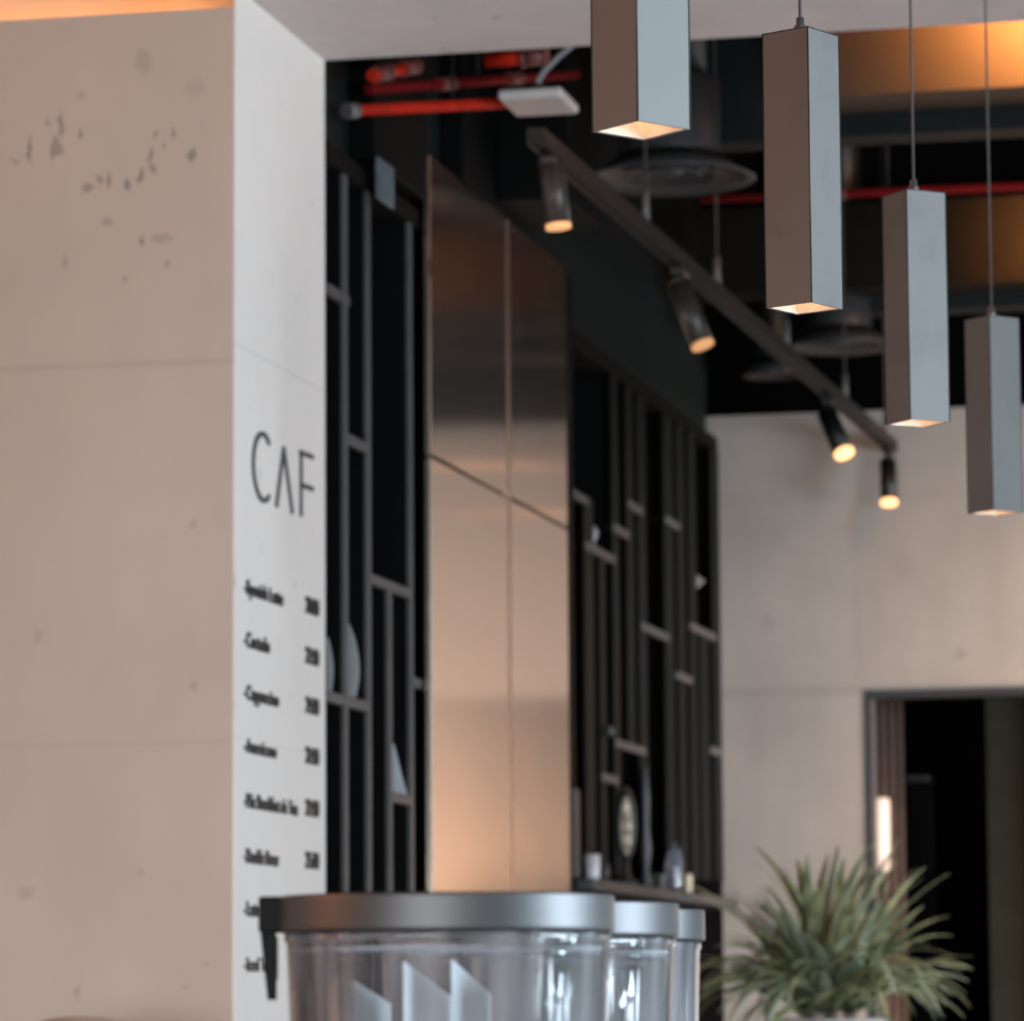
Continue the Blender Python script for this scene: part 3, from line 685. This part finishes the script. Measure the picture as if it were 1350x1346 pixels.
# red sprinkler pipes
m_red = simple('red_pipe_paint', (.50, .020, .006), .7, Specular_IOR_Level=.15, noise=.15)
m_redd = simple('dark_red_pipe_paint', (.16, .004, .004), .8, Specular_IOR_Level=.15, noise=.15)
def pipe(label, pts, r, m, couplings=(), cap=None, group='red sprinkler pipes'):
    pts = [Vector(p) for p in pts]; c = (pts[0] + pts[-1]) / 2
    t = thing('sprinkler_pipe', label, 'pipe', c, group)
    bm = B(); tube(bm, pts, r, n=16); obj('tube', bm, m, t)
    for k in couplings:
        p = pts[0].lerp(pts[-1], k); d = (pts[-1] - pts[0]).normalized()
        bm = B(); cyl(bm, p - d * .03, p + d * .03, r * 1.25, n=20); cyl(bm, p - d * .035, p - d * .025, r * 1.4, n=20); cyl(bm, p + d * .025, p + d * .035, r * 1.4, n=20)
        obj('coupling', bm, m_redc, t)
    if cap:
        p = pts[0]; d = (pts[-1] - pts[0]).normalized()
        bm = B(); cyl(bm, p - d * .03, p + d * .01, r * 1.35, n=20); obj('end_cap', bm, m_rod, t)
    z = [(pts[0].lerp(pts[-1], .5))]
    bm = B(); q = z[0] + Vector((0, 0, r)); cyl(bm, q, Vector((q.x, q.y, ZC)), .004, n=8); obj('hanger', bm, m_bw, t)
    return t
m_redc = simple('worn_red_coupling', (.18, .05, .045), .4)
yp = 10.12
pipe('bright red pipe running left from the white box', [ony(466, 146, yp), ony(720, 133, yp + .75)], .0155, m_red, (), True)
yp = 10.25
pipe('dark red pipe above the bright one, with two couplings', [ony(486, 118, yp), ony(760, 98, yp + 1.1)], .014, m_redd, (.35, .68))
yp = 10.05
pipe('short red pipe close under the beam edge', [ony(490, 100, yp), ony(545, 88, yp + .2)], .016, m_red, (.25, .9))
yp = 12.3
pipe('long thin dark red pipe crossing behind the pendants', [ony(925, 263, yp), ony(1420, 243, yp)], .013, m_redd, (.36,))
yp = 10.4
pipe('red pipe stub near the conduit, tucked under the beam', [ony(640, 80, yp), ony(712, 74, yp)], .02, m_red, (.9,))

# black ducts against the teal wall
bm = B(); box(bm, XS + .022, -2.44, 11.75, 12.25, ony(720, 262, 11.75).z, ZC, .005)
tag(obj('crossing_duct', bm, m_cab), 'wide black duct crossing high above the copper column', 'duct')
for (x0_, x1_, lab) in ((494, 562, 'black square duct against the teal wall, nearer one'), (611, 668, 'black square duct against the teal wall, behind the copper column top')):
    ya, yb = onx(x0_, 180, XS + .02).y, onx(x1_, 200, XS + .02).y
    bm = B(); box(bm, XS - .049, XS + .02, ya, yb, ZTOP + .03 if x0_ < 500 else ZCOL + .02, ZC, .005)
    tag(obj('air_duct', bm, m_cab), lab, 'duct', 'black ducts on the teal wall')
pj = onx(508, 246, XS + .03)  # added block in place of a bright gap over the shelving
bm = B(); box(bm, XS + .022, XS + .034, onx(498, 240, XS + .03).y, onx(518, 240, XS + .03).y, pj.z - .045, pj.z + .065, .003)
tag(obj('bright_gap_block', bm, simple('pale_blue_grey_gap', (.14, .18, .21), .5)), 'small pale blue-grey block standing in for a bright gap above the left shelving', 'box')

# ------------------------------------------------------------------ ornaments on the shelving
m_orn = simple('pale_grey_ceramic', (.42, .40, .40), .4)
m_wht = simple('white_ceramic', (.70, .70, .72), .35)
XO = XS - .035
def zshelf(pa, pya, pb, pyb): return (onx(pa, pya, XS).z + onx(pb, pyb, XS).z) / 2 + .0145
def spot_at(px, py, x=None): return onx(px, py, XO if x is None else x).y
def plate(pts, x, y, z, th=.02):
    """flat-backed upright piece facing the room entrance: pts are (across, up) in metres"""
    bm = B(); prism(bm, [Vector((x + u, y, z + v)) for u, v in pts], (0, th, 0)); return bm
def crescent(h, w):
    n = 14; outer, inner = [], []
    for i in range(n + 1):
        t_ = i / n
        outer.append((w * math.sin(math.pi * (t_ * .86 + .12)) ** .8 - w * .2 * t_, h * t_)); inner.append((w * .1 * math.sin(math.pi * t_) - w * .35 * t_ * t_ - .002, h * t_))
    return outer + inner[::-1]
z1 = zshelf(431, 917, 487, 933)
bm = plate(crescent(.20, .027), XO - .01, spot_at(464, 900), z1)
tag(obj('leaf_sculpture', bm, m_orn), 'curved pale grey leaf-shaped sculpture on left shelf', 'ornament')
bm = plate(crescent(.145, .014), XO - .005, spot_at(433, 900), z1)
tag(obj('leaf_sculpture', bm, m_orn), 'slim pale sculpture half hidden behind the pillar edge', 'ornament')
z2 = zshelf(515, 1049, 543, 1057)
bm = plate([(0, 0), (.040, 0), (.034, .02), (.004, .135), (0, .13)], XO - .012, spot_at(521, 1050), z2)
tag(obj('triangle_ornament', bm, m_wht), 'white triangular ornament on the low shelf beside the copper column', 'ornament')
z3 = zshelf(771, 717, 811, 739); y = spot_at(777, 700)
bm = B(); lathe(bm, [(0, z3), (.010, z3), (.011, z3 + .006), (.007, z3 + .018), (.017, z3 + .038), (.019, z3 + .055), (.010, z3 + .072), (0, z3 + .075)], XO + .01, y, n=28)
tag(obj('small_vase', bm, m_orn), 'small round pale vase on the upper shelf right of the copper column', 'vase')
z4 = zshelf(910, 826, 944, 840); p4 = onx(918, 766, XO)
t = thing('arrow_ornament', 'pale arrow-shaped ornament standing on the shelf nearest the end wall', 'ornament', (XO, p4.y, z4))
bm = plate([(-.028, p4.z - z4 + .048), (.030, p4.z - z4), (-.028, p4.z - z4 - .048)], 0, 0, 0, .015); obj('arrow_head', bm, m_orn, t, world=False)
bm = B(); cyl(bm, (-.018, .008, 0), (-.018, .008, p4.z - z4 - .03), .004, n=10); cyl(bm, (-.018, .008, 0), (-.018, .008, .006), .02, n=20); obj('stand', bm, m_cab, t, world=False)
z5 = zshelf(893, 890, 912, 897)
bm = plate([(-.022, 0), (.030, 0), (.026, .018), (.002, .026), (-.012, .055), (-.022, .05)], XO, spot_at(902, 893), z5)
tag(obj('stone_ornament', bm, m_orn), 'small pale wedge-shaped ornament on a little shelf right of centre', 'ornament')
p6 = onx(796, 964, XS)
z6 = zshelf(793, 1023, 815, 1030)
bm = B(); cyl(bm, (XS + .0005, p6.y, p6.z), (XS + .008, p6.y, p6.z), .008, n=14)
for v in list(bm.verts): pass
lathe(bm, [(0, p6.z - .020), (.012, p6.z - .015), (.017, p6.z), (.012, p6.z + .015), (0, p6.z + .020)], XS + .02, p6.y, n=24)
obj('round_handle', bm, simple('green_grey_glaze', (.06, .08, .07), .4), DS)
XL = XS + .025
def onledge(px, x=None): return onx(px, 1165, XL if x is None else x).y
y = onledge(781)
bm = B(); lathe(bm, [(0, zl + .0005), (.020, zl + .0005), (.024, zl + .008), (.026, zl + .080), (.023, zl + .080), (.021, zl + .012), (0, zl + .01)], XL, y, n=32)
tag(obj('cup', bm, m_wht), 'white cup at the left end of the display ledge', 'cup')
y = onledge(797)
bm = B(); lathe(bm, [(0, zl + .0005), (.016, zl + .0005), (.018, zl + .055), (.015, zl + .055), (.014, zl + .008), (0, zl + .008)], XL, y, n=28)
tag(obj('cup', bm, simple('dark_grey_stoneware', (.06, .06, .065), .5)), 'dark grey cup just right of the white cup', 'cup')
y = onledge(826); pt = onx(826, 1036, XL); H = pt.z - zl
t = thing('carved_mask', 'tall oval carved mask with cream pattern on a dark stand', 'mask', (XL, y, zl))
m_dk = simple('dark_carved_wood', (.028, .026, .027), .5)
bm = B(); lathe(bm, [(0, .0005), (.046, .0005), (.046, .010), (.026, .02), (.016, .045), (.014, H * .30), (0, H * .30)], n=32, sx=.8, sy=.8); obj('stand', bm, m_dk, t, world=False)
def ell(rx, ry, rz, c):
    bm = B(); bmesh.ops.create_uvsphere(bm, u_segments=32, v_segments=20, radius=1.0)
    for v in bm.verts: v.co = Vector((c[0] + v.co.x * rx, c[1] + v.co.y * ry, c[2] + v.co.z * rz))
    for f in bm.faces: f.smooth = True
    return bm
obj('mask_body', ell(.036, .022, H * .38, (0, 0, H * .62)), m_dk, t, world=False)
m_cream, nt, b = newmat('cream_pattern'); vz = N(nt, 'ShaderNodeTexVoronoi'); vz.inputs['Scale'].default_value = 42
tc = N(nt, 'ShaderNodeTexCoord'); nt.links.new(tc.outputs['Object'], vz.inputs['Vector'])
cr = N(nt, 'ShaderNodeValToRGB'); cr.color_ramp.elements[0].color = (.85, .74, .60, 1); cr.color_ramp.elements[1].color = (.25, .20, .15, 1)
cr.color_ramp.elements[0].position = .3; cr.color_ramp.elements[1].position = .8
nt.links.new(vz.outputs['Distance'], cr.inputs[0]); nt.links.new(cr.outputs[0], b.inputs['Base Color'])
obj('cream_inlay', ell(.024, .018, H * .31, (.001, -.009, H * .60)), m_cream, t, world=False)
y = onledge(851, XL - .01); h = onx(851, 1000, XL).z - zl
bm = B(); lathe(bm, [(0, zl + .0005), (.020, zl + .0005), (.022, zl + .02), (.012, zl + .05), (.022, zl + h * .30), (.015, zl + h * .45), (.018, zl + h * .7), (.010, zl + h * .93), (0, zl + h)], XL - .01, y, n=28)
tag(obj('tall_vase', bm, simple('charcoal_glaze', (.035, .036, .042), .4)), 'tall slim charcoal vase right of the carved mask', 'vase')
y = onledge(889)
t = thing('glass_dome', 'bluish glass dome on the display ledge left of the candle', 'dome', (XL, y, zl))
bm = B(); lathe(bm, [(0, .0005), (.034, .0005), (.034, .012), (0, .014)], n=32); obj('dome_base', bm, m_dk, t, world=False)
m_gl, nt, b = newmat('dome_glass'); b.inputs['Transmission Weight'].default_value = .8; b.inputs['Roughness'].default_value = .12; b.inputs['Base Color'].default_value = (.45, .53, .65, 1)
bm = B(); lathe(bm, [(.030, .0145), (.031, .09), (.026, .13), (.014, .155), (.005, .16), (.006, .172), (0, .175)], n=32); obj('dome_cover', bm, m_gl, t, world=False)
bm = B(); lathe(bm, [(0, .015), (.012, .015), (.014, .04), (.009, .08), (0, .085)], n=20); obj('dome_figure', bm, m_wht, t, world=False)
y = onledge(866, XL - .01)
bm = B(); box(bm, XL - .035, XL + .02, y - .04, y + .04, zl + .0005, zl + .055, .006)
tag(obj('keepsake_box', bm, simple('blue_grey_box', (.03, .034, .038), .5)), 'low blue-grey box between slim vase and glass dome', 'box')
y = onledge(902)
bm = B(); lathe(bm, [(0, zl + .0005), (.014, zl + .0005), (.017, zl + .012), (.017, zl + .060), (.013, zl + .066), (0, zl + .064)], XL + .012, y, n=24)
tag(obj('candle', bm, simple('ivory_wax', (.62, .56, .40), .5)), 'short ivory candle at the front of the display ledge', 'candle')
y = onledge(761)
bm = B(); box(bm, XS + .004, XS + .03, y - .06, y + .03, zl + .0005, onx(761, 1040, XL).z, .004)
tag(obj('upright_board', bm, simple('grey_board', (.05, .046, .046), .5)), 'narrow upright grey board beside the copper column edge', 'board')

# small objects beyond the doorway
pq = ony(1160, 1052, YE + .22)
pq2 = ony(1160, 1142, YE + .22)
t = thing('floor_lamp', 'tall pale pink cylinder lamp shade glimpsed inside the doorway', 'lamp', (pq.x, YE + .22, 0))
bm = B(); lathe(bm, [(0, 0), (.03, 0), (.03, .004), (.008, .02), (.008, pq2.z - .02), (0, pq2.z - .02)], pq.x, YE + .22, n=24); obj('lamp_pole', bm, m_bw, t)
bm = B(); lathe(bm, [(0, pq2.z - .02), (.028, pq2.z - .02), (.036, pq2.z + .02), (.038, pq.z - .02), (.034, pq.z), (0, pq.z + .002)], pq.x, YE + .22, n=28); obj('lamp_shade', bm, emis('pink_lamp_glow', (.66, .56, .50), .36), t)
YB = YE + 1.6
pr_ = ony(1212, 1027, YB)
t = thing('slatted_rack', 'dim dark slatted rack with a pale top inside the doorway', 'rack', (pr_.x, YB, 0))
bm = B(); box(bm, pr_.x - .05, pr_.x + .05, YB - .05, YB + .1, pr_.z - .012, pr_.z + .012, .003); obj('rack_top', bm, m_orn, t)
m_rack = simple('dim_rack_wood', (.05, .04, .04), .6)
for k in range(4):
    x = pr_.x - .048 + k * .032
    bm = B(); box(bm, x - .006, x + .006, YB - .03, YB + .06, 0, pr_.z - .0125); obj('slat', bm, m_rack, t)

# ------------------------------------------------------------------ potted plant
YPL = 13.6
pb = ony(1092, 1339, YPL)
t = thing('potted_plant', 'bushy potted plant with arching strap leaves before the end wall', 'plant', (pb.x, YPL, 0))
zr = pb.z - .01
bm = B(); lathe(bm, [(0, 0), (.13, 0), (.14, .02), (.19, zr - .03), (.20, zr - .005), (.195, zr), (.17, zr - .004), (.165, zr - .05), (0, zr - .05)], pb.x, YPL, n=48)
obj('pot', bm, simple('pale_planter', (.42, .40, .40), .6), t)
bm = B(); lathe(bm, [(0, zr - .048), (.163, zr - .048), (.160, zr - .03), (.1, zr - .018), (0, zr - .015)], pb.x, YPL, n=32); obj('soil', bm, simple('brown_soil', (.06, .04, .03), .9, bump=.5), t)
for k, (ox, oz) in enumerate(((-.03, .03), (.03, .045), (.0, .02), (.06, .05))):
    bm = B(); tube(bm, [(pb.x + ox, YPL + .02 * k - .03, zr - .03), (pb.x + ox * 1.1, YPL + .02 * k - .03, zr + .02), (pb.x + ox * 1.2, YPL + .02 * k - .03, zr + oz)], [.024, .021, .017], n=12)
    o = obj('trunk', bm, simple('pinkish_bark', (.50, .36, .30), .7), t)
def leaves(count, seed, tone):
    rnd = random.Random(seed); bm = B()
    for i in range(count):
        az = rnd.uniform(0, 2 * math.pi); el = math.radians(rnd.choice([rnd.uniform(60, 88), rnd.uniform(30, 65), rnd.uniform(30, 65), rnd.uniform(12, 40)]))
        L = rnd.uniform(.40, .62) * (1.0 if el > .9 else .92); w = rnd.uniform(.017, .028)
        g = rnd.uniform(.5, 1.5) * (1.0 if el < 1.0 else .45)
        p = Vector((pb.x + .02 * math.cos(az) + rnd.uniform(-.075, .075), YPL + .02 * math.sin(az) + rnd.uniform(-.06, .06), zr + rnd.uniform(.0, .10)))
        n = 12; prev = None
        for k in range(n + 1):
            t_ = k / n
            e = el - g * t_ ** 1.6 * 1.35
            d = Vector((math.cos(az) * math.cos(e), math.sin(az) * math.cos(e), math.sin(e)))
            if k: p = p + d * (L / n)
            side = Vector((-math.sin(az), math.cos(az), 0)); up = side.cross(d).normalized()
            ww = w * (min(1, .45 + t_ * 2.2)) * (1 - t_ ** 3.0) + .0008
            cur = [bm.verts.new(p - side * ww + up * ww * .35), bm.verts.new(p), bm.verts.new(p + side * ww + up * ww * .35)]
            if prev:
                for j in range(2):
                    f = bm.faces.new((prev[j], prev[j + 1], cur[j + 1], cur[j])); f.smooth = True
            prev = cur
    m, nt, b = newmat(tone[0]); 
    nz = N(nt, 'ShaderNodeTexNoise'); nz.inputs['Scale'].default_value = 6; tc = N(nt, 'ShaderNodeTexCoord'); nt.links.new(tc.outputs['Object'], nz.inputs['Vector'])
    cr = N(nt, 'ShaderNodeValToRGB'); cr.color_ramp.elements[0].position = .35; cr.color_ramp.elements[1].position = .7
    cr.color_ramp.elements[0].color = (*tone[1], 1); cr.color_ramp.elements[1].color = (*tone[2], 1)
    nt.links.new(nz.outputs[0], cr.inputs[0]); nt.links.new(cr.outputs[0], b.inputs['Base Color']); b.inputs['Roughness'].default_value = .42
    o = obj('foliage', bm, m, t)
    md = o.modifiers.new('s', 'SOLIDIFY'); md.thickness = .0012
    return o
o = leaves(120, 3, ('strap_leaf_green', (.10, .125, .06), (.52, .52, .29)))
o = leaves(60, 8, ('strap_leaf_pale', (.22, .27, .16), (.50, .55, .42)))
o['label'] = 'paler grey-green leaves'
